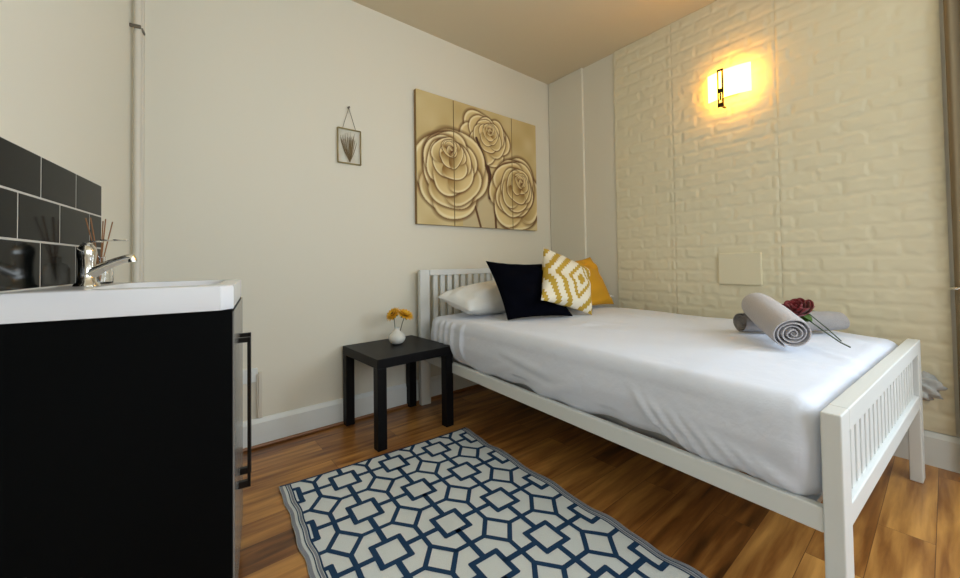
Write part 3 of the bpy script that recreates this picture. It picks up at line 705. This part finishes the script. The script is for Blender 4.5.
for a, b in zip(bnd, bnd[1:]+bnd[:1]): f.append((a, b, nt_+b, nt_+a))
mk('rug_base', v, f, M['rugwhite'], rg, True)
x_lo, x_hi, y_lo, y_hi = .046, .882, .010, RLN-.01
def clip_seg(a, b):
    t0, t1 = 0., 1.; dx, dy = b[0]-a[0], b[1]-a[1]
    for p_, q_ in ((-dx, a[0]-x_lo), (dx, x_hi-a[0]), (-dy, a[1]-y_lo), (dy, y_hi-a[1])):
        if abs(p_) < 1e-12:
            if q_ < 0: return None
        else:
            r = q_/p_
            if p_ < 0: t0 = max(t0, r)
            else: t1 = min(t1, r)
    if t0 >= t1: return None
    return (a[0]+dx*t0, a[1]+dy*t0), (a[0]+dx*t1, a[1]+dy*t1)
rl = MB()
SEGN = [0]
def seg(mb, a, b, wd, clip=True, lift=.0009):
    SEGN[0] += 1; lift += (SEGN[0] % 7)*.00006
    if clip:
        c = clip_seg(a, b)
        if c is None: return
        a, b = c
    L_ = math.hypot(b[0]-a[0], b[1]-a[1])
    if L_ < 1e-4: return
    ux, uy = (b[0]-a[0])/L_, (b[1]-a[1])/L_; ex = wd*.35 if clip else 0; k = max(2, int(L_/.02)+1); vv = []
    for i in range(k+1):
        t = -ex+(L_+2*ex)*i/k; x, y = a[0]+ux*t, a[1]+uy*t
        for s_ in (-1, 0, 1): vv.append(rugw(x-uy*wd/2*s_, y+ux*wd/2*s_)+V3(0, 0, lift))
    mb.add(vv, grid_faces(3, k+1))
px_, py_ = .2215, .250; ox_, oy_ = .0125, .110
LWt = .0165
for i in range(-1, 6):
    for j in range(-1, 8):
        cx_, cy_ = ox_+px_*i, oy_+py_*j; hb = .047; hb2 = .050
        sq = [(cx_-hb, cy_-hb2), (cx_+hb, cy_-hb2), (cx_+hb, cy_+hb2), (cx_-hb, cy_+hb2)]
        for a, b in zip(sq, sq[1:]+sq[:1]): seg(rl, a, b, .019)
        qx, qy = cx_+px_/2, cy_+py_/2; hx2, hy2 = .056, .068
        dm = [(qx, qy-hy2), (qx+hx2, qy), (qx, qy+hy2), (qx-hx2, qy)]
        for a, b in zip(dm, dm[1:]+dm[:1]): seg(rl, a, b, LWt)
        seg(rl, (cx_+hb, cy_), (cx_+px_-hb, cy_), .020); seg(rl, (cx_, cy_+hb2), (cx_, cy_+py_-hb2), .020)
        seg(rl, dm[0], (qx, cy_), LWt); seg(rl, dm[2], (qx, cy_+py_), LWt); seg(rl, dm[1], (cx_+px_, qy), LWt); seg(rl, dm[3], (cx_, qy), LWt)
for x in (.040, .889): seg(rl, (x, 0), (x, RLN), .005, False)
for x in (.024, .905): seg(rl, (x, 0), (x, RLN), .0035, False)
for y in (.006, RLN-.006): seg(rl, (.004, y), (RWD-.004, y), .009, False)
rl.build('lattice', M['rugnavy'], rg, True)
gb = MB()
for x in (.007, .032, RWD-.007, .897): seg(gb, (x, 0), (x, RLN), .011 if x in (.007, RWD-.007) else .007, False, .0007)
gb.build('binding', M['ruggrey'], rg, True)

# ------------------------------------------------------------------ curtain at the right edge
cu = thing('curtain', 'taupe curtain hanging at the right edge beside the brick wall', 'curtain', W2(-2.45, .04, .02)); CO = V3(*cu.location)
v = []; ny2 = 70; nz2 = 24
for j in range(nz2+1):
    z = .02+(2.42)*j/nz2
    for i in range(ny2+1):
        t = i/ny2; y = -2.275-.34*t; d = .045+.018*math.sin(t*34)*(1-.2*math.cos(z*2))+.004*math.sin(z*5+t*9)
        v.append(W2(y, d, z)-CO)
o = mk('curtain_cloth', v, grid_faces(ny2+1, nz2+1), M['curtain'], cu); so = o.modifiers.new('thick', 'SOLIDIFY'); so.thickness = .002
MB().tube([W2(-2.27, .045, 2.45)-CO, W2(-2.66, .045, 2.45)-CO], .011, 12).build('curtain_rod', M['dark'], cu, True)
hk = thing('curtain_hook', 'small steel curtain hook on the taupe curtain at the right edge', 'hook', W2(-2.29, 0, .785)); HO = V3(*hk.location)
MB().tube([W2(-2.268, .001, .785)-HO, W2(-2.268, .075, .785)-HO, W2(-2.285, .085, .785)-HO, W2(-2.30, .082, .79)-HO], .006, 10).build('hook_arm', M['chrome'], hk, True)
# bunch of sheet caught between bed foot and wall
r = np.random.RandomState(4); bm = bmesh.new(); bmesh.ops.create_icosphere(bm, subdivisions=4, radius=1)
for v_ in bm.verts:
    c = v_.co; k_ = 1+.16*math.sin(c.x*7+c.z*9)+.13*math.sin(c.y*11-c.z*8+1)+.08*math.sin(c.x*17+c.y*13)
    v_.co = Vector((c.x*.024*k_, c.y*.072*k_, c.z*.058*k_))
me = bpy.data.meshes.new('crumpled_cloth'); bm.to_mesh(me); bm.free(); me.materials.append(M['mattress']); me.polygons.foreach_set('use_smooth', [True]*len(me.polygons))
o = bpy.data.objects.new('crumpled_cloth', me); COL.objects.link(o); o.location = tuple(W2(-2.150, .040, .345)); o.rotation_euler = (0, 0, AW)
tag(o, 'crumpled pale grey cloth wedged between the bed foot and brick wall', 'cloth')
